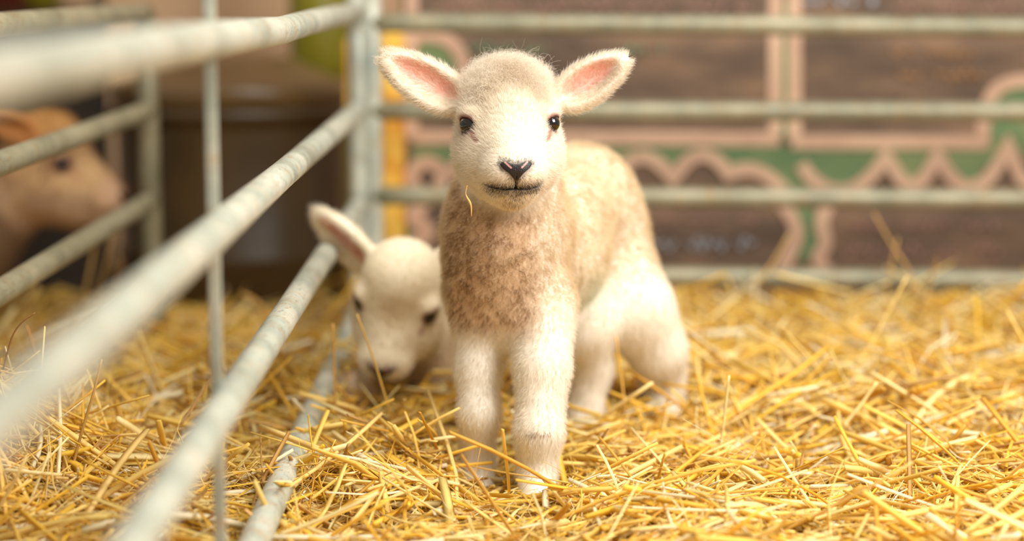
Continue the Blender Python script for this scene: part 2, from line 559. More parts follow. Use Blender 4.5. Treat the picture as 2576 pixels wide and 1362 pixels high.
MOUTH = [(-2.8, -5.60), (-2.1, -5.74), (-1.1, -5.85), (0, -5.80), (1.1, -5.85), (2.1, -5.74), (2.8, -5.60)]

def seg2(x, z, pts):
    d = 1e9
    for (x0, z0), (x1, z1) in zip(pts, pts[1:]):
        dx, dz = x1 - x0, z1 - z0
        t = np.clip(((x - x0) * dx + (z - z0) * dz) / (dx * dx + dz * dz), 0, 1)
        d = np.minimum(d, np.hypot(x - x0 - t * dx, z - z0 - t * dz))
    return d

def hsdf(x, y, z, carve=True):
    """head of a young lamb in local cm: x across, y towards the nose, z up"""
    ax = np.abs(x)
    d = ell(x, y, z, (0, 0, .2), (5.0, 5.4, 5.2))
    d = smin(d, ell(x, y, z, (0, 0.2, 3.0), (4.0, 4.2, 3.1)), 1.4)
    d = smin(d, ell(ax, y, z, (2.9, 1.4, -3.3), (2.75, 4.6, 3.5)), 1.8)
    d = smin(d, ell(x, y, z, (0, 4.3, -4.6), (4.1, 3.9, 3.3)), 2.0)
    d = smin(d, cone(x, y, z, (0, 2.6, -1.0), (0, 8.4, -3.7), 3.9, 2.3), 1.8)
    d = smin(d, ell(ax, y, z, (1.3, 8.4, -4.4), (1.8, 2.0, 1.7)), 1.4)
    d = smin(d, ell(x, y, z, (0, 9.5, -3.9), (1.55, 1.35, 1.3)), .7)
    d = smin(d, cone(x, y, z, (0, 1.5, -5.0), (0, 7.2, -6.25), 3.2, 2.0), 1.6)
    d = smin(d, ell(ax, y, z, (3.9, 3.1, .9), (1.25, 1.4, 1.15)), 1.0)
    if carve:
        g = np.maximum(seg2(x, z, MOUTH) - .09, 6.2 - y)
        d = smax(d, -g, .25)
        g = np.maximum(np.maximum(ax - .07, np.abs(z + 5.2) - .75), 7 - y)
        d = smax(d, -np.where(g < .3, g, .3), .15)
        d = smax(d, -nostril(ax, y, z), .12)
    return d

EYE_R = 1.02
def _eye_local():
    dirv = np.array([.755, .655, -.02]); dirv /= np.linalg.norm(dirv)
    t = np.linspace(2, 9, 1400)
    q = dirv[None] * t[:, None]
    s = hsdf(q[:, 0], q[:, 1], q[:, 2], False)
    i = np.argmax(s > 0)
    p = q[i]
    e = .02
    g = np.array([hsdf(*(p + np.eye(3)[k] * e), False) - hsdf(*(p - np.eye(3)[k] * e), False) for k in range(3)])
    g /= np.linalg.norm(g)
    return p, g
EYE_P, EYE_N = _eye_local()
EYE_C = EYE_P - EYE_N * EYE_R * .56

class Head:
    def __init__(s, o, fwd, up, scale=1.0):
        s.o = np.asarray(o, float); s.s = scale
        s.f = np.asarray(fwd, float); s.f /= np.linalg.norm(s.f)
        u = np.asarray(up, float); u = u - s.f * (u @ s.f); s.u = u / np.linalg.norm(u)
        s.r = np.cross(s.u, s.f)           # to the viewer's right when the head faces the viewer
    def local(s, X, Y, Z):
        x, y, z = X - s.o[0], Y - s.o[1], Z - s.o[2]
        k = 100 / s.s
        return tuple((x * a[0] + y * a[1] + z * a[2]) * k for a in (s.r, s.f, s.u))
    def world(s, p):
        p = np.asarray(p, float) * s.s / 100
        return s.o + s.r * p[..., 0:1] + s.f * p[..., 1:2] + s.u * p[..., 2:3] if p.ndim > 1 else s.o + s.r * p[0] + s.f * p[1] + s.u * p[2]
    def vec(s, v):
        v = np.asarray(v)
        return v[..., 0:1] * s.r + v[..., 1:2] * s.f + v[..., 2:3] * s.u

class Ear:
    def __init__(s, base, tip, normal, width):
        s.b = np.asarray(base, float); s.t = np.asarray(tip, float)
        s.L = np.linalg.norm(s.t - s.b); s.a = (s.t - s.b) / s.L
        n = np.asarray(normal, float); n = n - s.a * (n @ s.a); s.n = n / np.linalg.norm(n)
        s.w = np.cross(s.a, s.n); s.W = width
        s.c = (s.b + s.t) / 2
        s.off = -.0045 * np.sign(np.cross(s.a, s.n)[2])
    def local(s, X, Y, Z):
        x, y, z = X - s.c[0], Y - s.c[1], Z - s.c[2]
        return tuple(x * v[0] + y * v[1] + z * v[2] for v in (s.a, s.w, s.n))
    def sdf(s, X, Y, Z):
        a, w, n = s.local(X, Y, Z)
        h = s.L / 2
        wk = s.W * (1.0 - .18 * (a / h))       # a little broader near the base
        k = s.W / wk
        n = n + .004 * (w / s.W) ** 2 * 0
        d = ell(a, w * k, n, (0, 0, 0), (h * 1.04, s.W, .0125))
        c = ell(a, w * k, n, (-.001, 0, .0135), (h * .90, s.W * .80, .0165))
        return smax(d, -c, .004)
    def inner(s, p):
        """1 inside the hollow of the ear, 0 at its rim and back"""
        a, w, n = s.local(p[:, 0], p[:, 1], p[:, 2])
        h = s.L / 2
        e = (a / (h * .9)) ** 2 + (w / (s.W * .78)) ** 2
        e2 = (a / (h * .86)) ** 2 + ((w + s.off) / (s.W * .56)) ** 2
        return sstep(1.1, .25, e2) * sstep(-.006, -.001, n - .000) * (np.abs(n) < .03) * (e < 1.1)
    def near(s, p):
        a, w, n = s.local(p[:, 0], p[:, 1], p[:, 2])
        return ((a / (s.L / 2 * 1.1)) ** 2 + (w / (s.W * 1.2)) ** 2 < 1) & (np.abs(n) < .02)

def axis_coords(lo, hi, h, fine=None, hf=None):
    if fine is None:
        return np.arange(lo, hi + h, h)
    return np.r_[np.arange(lo, fine[0], h), np.arange(fine[0], fine[1], hf), np.arange(fine[1], hi + h, h)]

class Field:
    def __init__(s, ax):
        s.ax = [np.asarray(a) for a in ax]
        s.D = np.full([len(a) for a in ax], 1.0, np.float32)
    def sub(s, lo, hi):
        sl = tuple(slice(max(0, np.searchsorted(a, l)), min(len(a), np.searchsorted(a, h))) for a, l, h in zip(s.ax, lo, hi))
        g = np.meshgrid(*[a[k] for a, k in zip(s.ax, sl)], indexing='ij', sparse=True)
        return sl, g
    def add(s, fn, lo, hi, k):
        m = k + .015
        sl, g = s.sub(np.asarray(lo) - m, np.asarray(hi) + m)
        if min(x.stop - x.start for x in sl) > 0:
            s.D[sl] = smin(s.D[sl], fn(*g).astype(np.float32), k)
    def cone(s, a, b, ra, rb, k=.02):
        a, b = np.asarray(a), np.asarray(b)
        r = max(ra, rb)
        s.add(lambda x, y, z: cone(x, y, z, a, b, ra, rb), np.minimum(a, b) - r, np.maximum(a, b) + r, k)
    def ell(s, c, r, k=.02):
        c, r = np.asarray(c), np.asarray(r)
        s.add(lambda x, y, z: ell(x, y, z, c, r), c - r, c + r, k)
    def head(s, h, k=.015):
        r = .145 * h.s
        s.add(lambda x, y, z: hsdf(*h.local(x, y, z)) * h.s / 100, h.o - r, h.o + r, k)
    def ear(s, e, k=.008):
        s.add(e.sdf, np.minimum(e.b, e.t) - .035, np.maximum(e.b, e.t) + .035, k)
    def mesh(s):
        """surface nets on the (uneven) grid"""
        D = s.D
        S = D < 0
        c = S[:-1, :-1, :-1].astype(np.int8)
        cnt = sum(S[i:S.shape[0] - 1 + i, j:S.shape[1] - 1 + j, k:S.shape[2] - 1 + k].astype(np.int8) for i in (0, 1) for j in (0, 1) for k in (0, 1))
        act = np.argwhere((cnt > 0) & (cnt < 8))
        idx = np.full(cnt.shape, -1, np.int32)
        idx[act[:, 0], act[:, 1], act[:, 2]] = np.arange(len(act))
        def val(o):
            return D[act[:, 0] + o[0], act[:, 1] + o[1], act[:, 2] + o[2]].astype(float)
        def pos(o):
            return np.stack([s.ax[k][act[:, k] + o[k]] for k in range(3)], 1)
        acc = np.zeros((len(act), 3)); n = np.zeros(len(act))
        for k in range(3):
            o1, o2 = [x for x in range(3) if x != k]
            for i in (0, 1):
                for j in (0, 1):
                    a = [0, 0, 0]; a[o1] = i; a[o2] = j
                    b = list(a); b[k] = 1
                    va, vb = val(a), val(b)
                    m = (va < 0) != (vb < 0)
                    t = np.where(m, va / np.where(m, va - vb, 1), 0)
                    pa, pb = pos(a), pos(b)
                    acc += m[:, None] * (pa + (pb - pa) * t[:, None]); n += m
        v = acc / n[:, None]
        faces = []
        for k in range(3):
            o1, o2 = (k + 1) % 3, (k + 2) % 3
            sl0 = [slice(None)] * 3; sl1 = [slice(None)] * 3
            sl0[k] = slice(0, -1); sl1[k] = slice(1, None)
            a, b = S[tuple(sl0)], S[tuple(sl1)]
            e = np.argwhere(a != b)
            e = e[(e[:, o1] > 0) & (e[:, o2] > 0) & (e[:, o1] < D.shape[o1] - 1) & (e[:, o2] < D.shape[o2] - 1)]
            flip = S[e[:, 0], e[:, 1], e[:, 2]]
            q = []
            for d1, d2 in ((-1, -1), (0, -1), (0, 0), (-1, 0)):
                c = e.copy(); c[:, o1] += d1; c[:, o2] += d2
                q.append(idx[c[:, 0], c[:, 1], c[:, 2]])
            q = np.stack(q, 1)
            q[~flip] = q[~flip][:, ::-1]
            faces.append(q)
        f = np.vstack(faces)
        f = f[(f >= 0).all(1)]
        return v, f

def vnormals(v, f):
    a = np.cross(v[f[:, 2]] - v[f[:, 0]], v[f[:, 3]] - v[f[:, 1]])
    n = np.zeros_like(v)
    for k in range(4):
        np.add.at(n, f[:, k], a)
    return n / (np.linalg.norm(n, axis=1)[:, None] + 1e-12), np.linalg.norm(a, axis=1) / 2

def largest(v, f):
    """drop stray islands"""
    lab = np.arange(len(v))
    while True:
        m = lab[f].min(1)
        new = lab.copy()
        for k in range(4):
            np.minimum.at(new, f[:, k], m)
        new = new[new]
        if (new == lab).all():
            break
        lab = new
    l, c = np.unique(lab[f[:, 0]], return_counts=True)
    keep = lab[f[:, 0]] == l[np.argmax(c)]
    f = f[keep]
    u, inv = np.unique(f, return_inverse=True)
    return v[u], inv.reshape(f.shape)

def grow_hair(name, parent, mat, v, f, vn, fa, dens, spec, seed, K=6):
    """hair strands rooted on a skin; dens hairs per square metre at points, spec gives the look of each root"""
    r = np.random.default_rng(seed)
    ctr = v[f].mean(1)
    w = fa * dens(ctr, vn[f].mean(1))
    N = int(w.sum())
    fi = r.choice(len(f), N, p=w / w.sum())
    a, b = r.random((2, N))
    q = v[f[fi]]; m = vn[f[fi]]
    wt = np.stack([(1 - a) * (1 - b), a * (1 - b), a * b, (1 - a) * b], 1)[:, :, None]
    p = (q * wt).sum(1); n = (m * wt).sum(1)
    n /= np.linalg.norm(n, axis=1)[:, None] + 1e-9
    g, L, lift, curl, cell, clump, rad, col = spec(p, n, r)
    g = g - n * (g * n).sum(1)[:, None]
    gl = np.linalg.norm(g, axis=1)[:, None]
    g = g / (gl + 1e-6)
    g = g + .28 * r.normal(size=g.shape)
    d0 = n * lift[:, None] + g * (1 - .45 * lift[:, None])
    d0 /= np.linalg.norm(d0, axis=1)[:, None]
    s1 = np.cross(n, g); s1 /= np.linalg.norm(s1, axis=1)[:, None] + 1e-9
    # clumps: every hair leans to the centre of its cell
    ci = np.floor(p / cell[:, None]).astype(np.int64)
    cc = (ci + .25 + .5 * np.stack([hash3(ci[:, 0], ci[:, 1], ci[:, 2], s) for s in (5, 6, 7)], 1)) * cell[:, None]
    toc = cc - p
    toc -= n * (toc * n).sum(1)[:, None]
    ph = hash3(ci[:, 0], ci[:, 1], ci[:, 2], 9) * 6.28 + r.normal(size=N) * .5
    fr = 1.0 + .8 * hash3(ci[:, 0], ci[:, 1], ci[:, 2], 10)
    t = np.linspace(0, 1, K)
    tt = t[None, :, None]
    pts = p[:, None] + d0[:, None] * L[:, None, None] * tt + g[:, None] * (L * .35 * (1 - lift * .5))[:, None, None] * tt ** 2
    pts = pts + toc[:, None] * (clump[:, None, None] * tt ** 1.2)
    ang = ph[:, None] + t[None] * 6.28 * fr[:, None]
    amp = (curl * L)[:, None] * t[None]
    pts = pts + (np.cos(ang) * amp)[:, :, None] * s1[:, None] + (np.sin(ang) * amp)[:, :, None] * (.5 * g + .5 * n)[:, None]
    # keep tips outside the skin
    dn = ((pts - p[:, None]) * n[:, None]).sum(2)
    pts = pts + n[:, None] * np.clip(.0006 * t[None] - dn, 0, None)[:, :, None]
    cu = bpy.data.hair_curves.new(name)
    cu.add_curves([K] * N)
    cu.attributes['position'].data.foreach_set('vector', pts.astype(np.float32).ravel())
    ra = cu.attributes.new('radius', 'FLOAT', 'POINT') if 'radius' not in cu.attributes else cu.attributes['radius']
    rr = (rad[:, None] * (1 - .75 * t[None] ** 1.5)).astype(np.float32)
    ra.data.foreach_set('value', rr.ravel())
    ca = cu.attributes.new('col', 'FLOAT_COLOR', 'CURVE')
    c4 = np.ones((N, 4), np.float32); c4[:, :3] = np.clip(col, 0, 1)
    ca.data.foreach_set('color', c4.ravel())
    return link(name, cu, mat, parent)

def eyes(h, parent):
    for sx in (-1, 1):
        c = h.world(EYE_C * np.array([sx, 1, 1]))
        bm = bmesh.new()
        bmesh.ops.create_uvsphere(bm, u_segments=40, v_segments=24, radius=EYE_R * h.s / 100, matrix=Matrix.Translation(Vector(c)))
        link('eye', bm_mesh('eye', bm, True), M_EYE, parent)

NOSE_POLY = np.array([(-1.62, .30), (-1.42, .56), (-.95, .60), (-.45, .42), (0, .36), (.45, .42), (.95, .60), (1.42, .56), (1.62, .30), (1.35, -.08), (.75, -.52), (.36, -1.0), (.16, -1.3), (0, -1.42), (-.16, -1.3), (-.36, -1.0), (-.75, -.52), (-1.35, -.08)])

def poly_sdf(x, z, pts):
    d = seg2(x, z, [tuple(p) for p in pts] + [tuple(pts[0])])
    inside = np.zeros(np.broadcast(x, z).shape, bool)
    for (x0, z0), (x1, z1) in zip(pts, np.roll(pts, -1, 0)):
        cr_ = ((z0 > z) != (z1 > z)) & (x < (x1 - x0) * (z - z0) / (z1 - z0 + 1e-12) + x0)
        inside ^= cr_
    return np.where(inside, -d, d)

def nose(h, parent, step=.05, pink=.8):
    ax = [np.arange(-1.95, 1.95, step), np.arange(7.2, 11.6, step), np.arange(-5.6, -2.5, step)]
    F = Field(ax)
    g = np.meshgrid(*ax, indexing='ij', sparse=True)
    d = hsdf(*g, False)
    pl = poly_sdf(g[0] + 0 * g[2], g[2] + 3.62 + 0 * g[0], NOSE_POLY)
    body = smax(d - .10, pl, .12)
    body = smax(body, -(d + .25), .05)
    axx = np.abs(g[0])
    rim = cone(axx, g[1], g[2], (1.2, 9.35, -3.02), (.55, 10.55, -3.62), .19, .15)
    body = smin(body, smax(rim, -(d + .3), .05), .14)
    body = smax(body, -nostril(axx, g[1], g[2]), .06)
    body = smax(body, -np.maximum(axx - .025, np.abs(g[2] + 4.9) - .7) - 0 * g[1], .05)
    F.D[...] = body
    v, f = F.mesh()
    v, f = largest(v, f)
    ax_ = np.abs(v[:, 0])
    pk = sstep(.11, .06, seg2(ax_, v[:, 2], [(1.12, -3.08), (.55, -3.58)])) * pink
    mott = noise(v, 9, 3)
    col = np.tile(lin(30, 26, 24), (len(v), 1)) * (.7 + .6 * mott[:, None])
    col = mixc(col, lin(222, 160, 150), pk)
    me = np_mesh('nose', h.world(v), f, col)
    return link('nose', me, M_NOSE, parent)

def face_color(h, p, base):
    """skin and coat colours of the face: lids, tear marks, dark muzzle"""
    x, y, z = h.local(p[:, 0], p[:, 1], p[:, 2])
    ax = np.abs(x)
    q = np.stack([ax, y, z], 1)
    de = np.linalg.norm(q - EYE_C, axis=1)
    c = mixc(base, lin(150, 96, 80), sstep(1.50, 1.22, de) * .9)
    c = mixc(c, lin(44, 28, 24), sstep(1.22, 1.12, de))
    tear = seg2(q[:, 0], q[:, 2], [(EYE_P[0] - .70, -.85), (EYE_P[0] - 1.0, -1.45)])
    tm = sstep(.34, .12, tear) * (y > 2.5) * (y < 7)
    c = mixc(c, lin(176, 112, 92), tm * .6)
    return c, x, y, z, de, tm

def muzzle_dark(x, y, z):
    """how dark the short hair is round nose and mouth"""
    m = sstep(1.25, .1, seg2(x, z, [(-2.1, -5.85), (0, -5.98), (2.1, -5.85)])) * .95
    m = np.maximum(m, sstep(.5, .05, seg2(x, z, [(0, -4.9), (0, -5.8)])))
    m = np.maximum(m, sstep(.55, .0, poly_sdf(x, z + 3.62, NOSE_POLY)) * .8)
    m = np.maximum(m, sstep(.55, .1, seg2(x, z, [(-2.6, -5.66), (-1.9, -5.8)])) * .25)
    m = np.maximum(m, sstep(1.9, .2, np.hypot(x, z + 6.6)) * .35)
    return m * (y > 6.0)

CREAM = lin(247, 238, 222)
PINKSKIN = lin(236, 190, 172)

# ------------------------------------------------------------------ the standing lamb
h1c = Head(P(1275, 304, 2.085), (-.0 + .085, -.995, -.03), (-.01, 0, 1), 1.0)
earL = Ear(P(1176, 268, 2.08), P(960, 141, 2.07), (.10, -.92, .12), .0235)
earR = Ear(P(1396, 262, 2.08), P(1578, 146, 2.07), (-.15, -.92, .12), .0222)
F = Field([axis_coords(-.16, .22, .0021, (-.062, .07), .0015), axis_coords(1.95, 2.60, .0032, (1.955, 2.09), .0016), axis_coords(-.03, .50, .003, (.28, .455), .0015)])
ch = P(1272, 610, 2.15); neck_top = P(1285, 420, 2.13); rump = P(1457, 522, 2.42)
F.ell(ch + [0, .0, -.004], (.0600, .075, .092), .02)
F.cone(ch + [0, .0, .02], neck_top, .060, .050, .03)
F.cone(P(1262, 720, 2.15), P(1272, 770, 2.14), .055, .045, .03)
F.cone(ch + [.008, .06, .005], rump, .067, .066, .04)
F.ell(P(1400, 640, 2.29), (.058, .10, .068), .03)
F.ell(rump + [0, .01, 0], (.064, .08, .071), .03)
# front legs
F.cone(P(1215, 775, 2.15), P(1203, 930, 2.12), .036, .0225, .025)
F.cone(P(1203, 930, 2.12), P(1205, 1040, 2.10), .0225, .0205, .012)
F.cone(P(1205, 1040, 2.10), P(1202, 1150, 2.115), .0205, .0165, .012)
F.cone(P(1202, 1150, 2.115), P(1203, 1235, 2.095), .0165, .020, .012)
F.cone(P(1362, 770, 2.13), P(1364, 930, 2.08), .038, .0275, .025)
F.cone(P(1364, 930, 2.08), P(1356, 1085, 2.055), .0275, .0235, .012)
F.cone(P(1356, 1085, 2.055), P(1350, 1185, 2.065), .0235, .0185, .012)
F.cone(P(1350, 1185, 2.065), P(1351, 1285, 2.03), .0185, .022, .012)
# hind legs
F.cone(P(1512, 610, 2.42), P(1594, 790, 2.37), .057, .044, .03)
F.cone(P(1600, 780, 2.37), P(1654, 880, 2.38), .044, .032, .02)
F.cone(P(1654, 880, 2.38), P(1668, 965, 2.43), .032, .0265, .015)
F.cone(P(1668, 965, 2.43), P(1680, 1090, 2.37), .0250, .0215, .012)
F.cone(P(1455, 660, 2.40), P(1462, 820, 2.33), .050, .036, .03)
F.cone(P(1462, 820, 2.33), P(1487, 930, 2.36), .034, .024, .015)
F.cone(P(1487, 930, 2.36), P(1473, 1040, 2.35), .023, .0185, .012)
F.cone(P(1473, 1040, 2.35), P(1455, 1170, 2.30), .0185, .019, .012)
# tail
tl = [rump + [.02, .075, .03], rump + [.03, .10, -.03], rump + [.032, .10, -.12]]
F.cone(tl[0], tl[1], .018, .016); F.cone(tl[1], tl[2], .016, .012)
F.head(h1c, .016)
F.ear(earL, .010); F.ear(earR, .010)
v, f = largest(*F.mesh())
vn, fa = vnormals(v, f)

def ear_parts(p, ears):
    inn = np.zeros(len(p)); near = np.zeros(len(p), bool)
    for e in ears:
        inn = np.maximum(inn, e.inner(p)); near |= e.near(p)
    return inn * near, near

def lamb1_zones(p):
    px, py = proj(p)
    x, y, z = h1c.local(p[:, 0], p[:, 1], p[:, 2])
    hd = sstep(1.25, .95, np.sqrt((x / 7.5) ** 2 + ((y - 2) / 10.0) ** 2 + ((z + 1) / 8.2) ** 2))
    inn, near = ear_parts(p, (earL, earR))
    # breast: brown-tipped wool between chin and forelegs
    ang = (p[:, 0] - ch[0]) / .07
    br = sstep(.04, .0, p[:, 1] - (ch[1] - .035)) * sstep(P(1270, 880, 2.08)[2], P(1270, 800, 2.08)[2], p[:, 2]) * (1 - hd)
    br = br * sstep(1.05, .45, (p[:, 0] - ch[0] + .012) / .06) * (p[:, 2] < ch[2] + .10) * (~near)
    return hd, inn, near, br, (x, y, z)

def lamb1_skin(p):
    hd, inn, near, br, _ = lamb1_zones(p)
    c = np.tile(CREAM * .93, (len(p), 1))
    c = mixc(c, lin(222, 190, 158), br * .9)
    c, x, y, z, de, tm = face_color(h1c, p, c)
    c = mixc(c, lin(70, 52, 42), muzzle_dark(x, y, z) * .8)
    c = mixc(c, lin(60, 46, 40), sstep(.28, .08, seg2(x, z, MOUTH)) * (y > 6.2) * .9)
    rg = inn * (.75 + .4 * noise(p, 150, 4))
    c = mixc(c, lin(242, 178, 160), np.clip(rg, 0, 1))
    return c

lamb = link('lamb', np_mesh('lamb', v, f, lamb1_skin(v)), M_SKIN)
tag(lamb, 'white lamb standing in the straw with ears spread, facing forward', 'lamb', 'lambs in the straw pen')

def lamb1_dens(p, n):
    hd, inn, near, br, (x, y, z) = lamb1_zones(p)
    d = 26e4 + 1.05e6 * hd * (y > -1)
    d = np.where(near, 1.0e6 * (1 - .5 * inn), d)
    q = np.stack([np.abs(x), y, z], 1)
    d = d * (np.linalg.norm(q - EYE_C, axis=1) > 1.22)
    d = d * ~((poly_sdf(x, z + 3.62 + .22 * noise(p, 600, 31), NOSE_POLY) < -.02) & (y > 7.5))
    d = d * ~((np.abs(x) < .1) & (z < -4.6) & (z > -5.8) & (y > 7.5))
    return d * np.where(n[:, 1] > .35, .45, 1.0) * (p[:, 2] > .0)

def lamb1_spec(p, n, r):
    N = len(p)
    hd, inn, near, br, (x, y, z) = lamb1_zones(p)
    pxx, pyy = proj(p)
    ax = np.abs(x)
    # groom: away from the nose on the face, down and back on the body
    ng = np.stack([x, y - 10.5, z + 3.4], 1)
    ng[:, 2] += 1.2 * (z > -4) - .8 * (z < -6)
    gf = h1c.vec(ng / (np.linalg.norm(ng, axis=1)[:, None] + 1e-6))
    gb = np.tile(np.array([.1, .45, -.9]), (N, 1)) + .5 * r.normal(size=(N, 3))
    leg = sstep(.20, .15, p[:, 2])
    gb = mixc(gb, (0, .15, -1), leg)
    g = mixc(gb, gf, hd)
    wool = hd * sstep(1.2, 3.2, z) * sstep(5.2, 3.2, y) * (~near)
    for e in (earL, earR):
        m = e.near(p)
        g[m] = e.a
        a_, w_, n_ = e.local(p[:, 0], p[:, 1], p[:, 2])
        g[m] += (e.w[None] * np.sign(w_)[:, None])[m] * .6
    g = mixc(g, np.zeros(3), wool * .7) + wool[:, None] * r.normal(size=(N, 3)) * .6
    L = .0075 * (1 - hd) + hd * (.0030 + .0034 * sstep(9, 3, y))
    L = L * (1 - .25 * leg * (1 - hd))
    L = np.where(near, .0050 + .002 * r.random(N) - .0018 * inn, L)
    L = L * (1 + .9 * wool) * r.uniform(.7, 1.25, N)
    L = np.where(r.random(N) < .012 * wool, L * 1.7, L)
    md = muzzle_dark(x, y, z)
    L = np.where((md > .2) & (hd > .5), L * .72, L)
    lift = .62 * (1 - hd) + .34 * hd
    lift = np.where(wool > .2, .55 + .25 * r.random(N), lift)
    lift = np.where(near, .42, lift)
    curl = (.20 + .12 * br) * (1 - hd) * (1 - .7 * leg) + .03 * hd + .32 * wool
    curl = np.where(near, .05, curl)
    cell = (.0046 - .0010 * br) * (1 - hd) + (.0042 + .0016 * wool) * hd
    clump = (.62 * (1 - .5 * leg)) * (1 - hd) + .22 * hd + .60 * wool
    rad = 1.6e-4 * (1 - hd) + 1.05e-4 * hd
    rad = np.where(near, 1.0e-4, rad)
    # colours
    tone = .90 + .14 * r.random(N)
    c = np.tile(CREAM, (N, 1)) * tone[:, None]
    sp = noise(p, 300, 12) * .66 + noise(p, 80, 13) * .34
    brown = br * sstep(.48, .60, sp + .03 * r.normal(size=N) + .09 * sstep(.01, -.05, p[:, 0] - ch[0]))
    c = mixc(c, lin(232, 206, 166), br * .75)
    c = mixc(c, lin(138, 98, 46), brown * .9)
    body = (1 - hd) * (1 - br) * (1 - leg) * (~near)
    c = mixc(c, lin(228, 206, 166), body * .8)
    c = mixc(c, lin(196, 164, 118), body * sstep(.42, .62, noise(p, 75, 14) * .6 + noise(p, 200, 15) * .4) * .6)
    crown = wool * sstep(3.8, .6, np.hypot(x, z - 3.3)) * sstep(.38, .58, noise(p, 210, 16))
    c = mixc(c, lin(184, 150, 106), crown * .85)
    # two brown scuffs on the near knee
    kx, ky = (pxx - 1355), (pyy - 1092)
    kn = (np.abs(kx + 6 * np.sin(ky)) < 26) * sstep(.1, .5, np.cos(ky / 5.6)) * (np.abs(ky) < 28) * (p[:, 1] < 2.06)
    c = mixc(c, lin(128, 84, 44), kn * .9)
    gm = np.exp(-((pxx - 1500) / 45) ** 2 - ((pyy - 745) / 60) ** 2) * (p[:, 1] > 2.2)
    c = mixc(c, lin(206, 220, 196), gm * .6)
    dk = (r.random(N) < md * .8) * (hd > .4)
    c = mixc(c, lin(66, 54, 44), dk * .9)
    tear = seg2(ax, z, [(EYE_P[0] - .70, -.85), (EYE_P[0] - 1.0, -1.45)])
    c = mixc(c, lin(176, 118, 96), sstep(.30, .1, tear) * (y > 2.5) * (y < 7) * .75)
    de = np.linalg.norm(np.stack([ax, y, z], 1) - EYE_C, axis=1)
    c = mixc(c, lin(160, 110, 90), sstep(1.40, 1.2, de) * .6)
    L = L * (1 - .5 * sstep(1.6, 1.15, de) * hd)
    c = mixc(c, lin(250, 206, 190), inn * .8 * near * (r.random(N) < .65))
    return g, L, lift, curl, cell, clump, rad, c

grow_hair('fleece', lamb, M_FUR, v, f, vn, fa, lamb1_dens, lamb1_spec, 21)
eyes(h1c, lamb)
nose(h1c, lamb)
def hoof(p, parent, d=(0, -1, 0), s=1.0):
    bm = bmesh.new()
    for sx in (-1, 1):
        m = Matrix.Translation(Vector(p) + Vector((sx * .0085 * s, -.004, 0))) @ Matrix.Diagonal(Vector((.0095 * s, .017 * s, .017 * s, 1)))
        g_ = bmesh.ops.create_uvsphere(bm, u_segments=14, v_segments=10, radius=1, matrix=m)
        for w_ in g_['verts']:
            w_.co.z = max(w_.co.z, p[2] - .010 * s)
    link('hoof', bm_mesh('hoof', bm, True), M_HOOF, parent)
for q in (P(1203, 1238, 2.09), P(1351, 1288, 2.025), P(1683, 1094, 2.36), P(1455, 1172, 2.295)):
    hoof(q - [0, 0, .018], lamb)

# ------------------------------------------------------------------ the lamb lying behind it
y2 = 2.44
fw = np.array([-.21, -.79, -.60])
h2c = Head(P(1012, 722, y2 + .03), fw, (.12, -.35, 1), 1.03)
ear2 = Ear(P(950, 690, y2 + .04), P(790, 528, y2 + .05), (-.62, -.70, -.30), .030)
ear2r = Ear(P(1072, 680, y2 + .05), P(1225, 630, y2 + .09), (.5, -.8, 0), .0215)
F = Field([axis_coords(-.27, .12, .0035), axis_coords(2.30, 3.06, .004), axis_coords(-.03, .26, .0035)])
c2 = P(1105, 950, 2.58)
F.ell(c2, (.068, .08, .075), .03)
F.cone(P(1060, 830, 2.54), c2, .048, .058, .03)
F.cone(c2, P(1190, 930, 2.76), .070, .076, .04)
F.cone(P(1190, 930, 2.76), P(1275, 935, 2.92), .076, .074, .04)
F.cone(P(1010, 1010, 2.56), P(900, 985, 2.46), .028, .023, .02)
F.cone(P(900, 985, 2.46), P(915, 1045, 2.53), .022, .018, .012)
F.cone(P(1130, 1030, 2.55), P(1140, 1060, 2.44), .03, .024, .02)
F.head(h2c, .016)
F.ear(ear2, .010); F.ear(ear2r, .010)
v, f = largest(*F.mesh())
vn, fa = vnormals(v, f)
def lamb2_zone(p):
    x, y, z = h2c.local(p[:, 0], p[:, 1], p[:, 2])
    hd = sstep(1.25, .95, np.sqrt((x / 7.5) ** 2 + ((y - 2) / 10.0) ** 2 + ((z + 1) / 8.2) ** 2))
    inn, near = ear_parts(p, (ear2, ear2r))
    return hd, inn, near, (x, y, z)
def lamb2_col(p):
    hd, inn, near, (x, y, z) = lamb2_zone(p)
    c = np.tile(lin(250, 241, 220), (len(p), 1))
    c = mixc(c, lin(206, 176, 138), (1 - hd) * .7 * (~near))
    c = mixc(c, lin(206, 176, 116), hd * sstep(2.6, .6, np.hypot(x * .8 - .4, z - 1.6)) * .38)
    c, *_ = face_color(h2c, p, c)
    c = mixc(c, lin(90, 64, 56), muzzle_dark(x, y, z) * .6)
    c = mixc(c, lin(226, 158, 136), inn * .8)
    return c
lamb2 = link('lamb', np_mesh('lamb', v, f, lamb2_col(v)), M_SKIN)
tag(lamb2, 'white lamb lying low in the straw behind the standing one, head bowed by the hurdle', 'lamb', 'lambs in the straw pen')
def lamb2_dens(p, n):
    hd, inn, near, (x, y, z) = lamb2_zone(p)
    q = np.stack([np.abs(x), y, z], 1)
    return (22e4 + 2.2e5 * hd) * (np.linalg.norm(q - EYE_C, axis=1) > 1.15) * ~((poly_sdf(x, z + 3.62, NOSE_POLY) < .02) & (y > 7.5)) * np.where(n[:, 1] > .35, .4, 1)
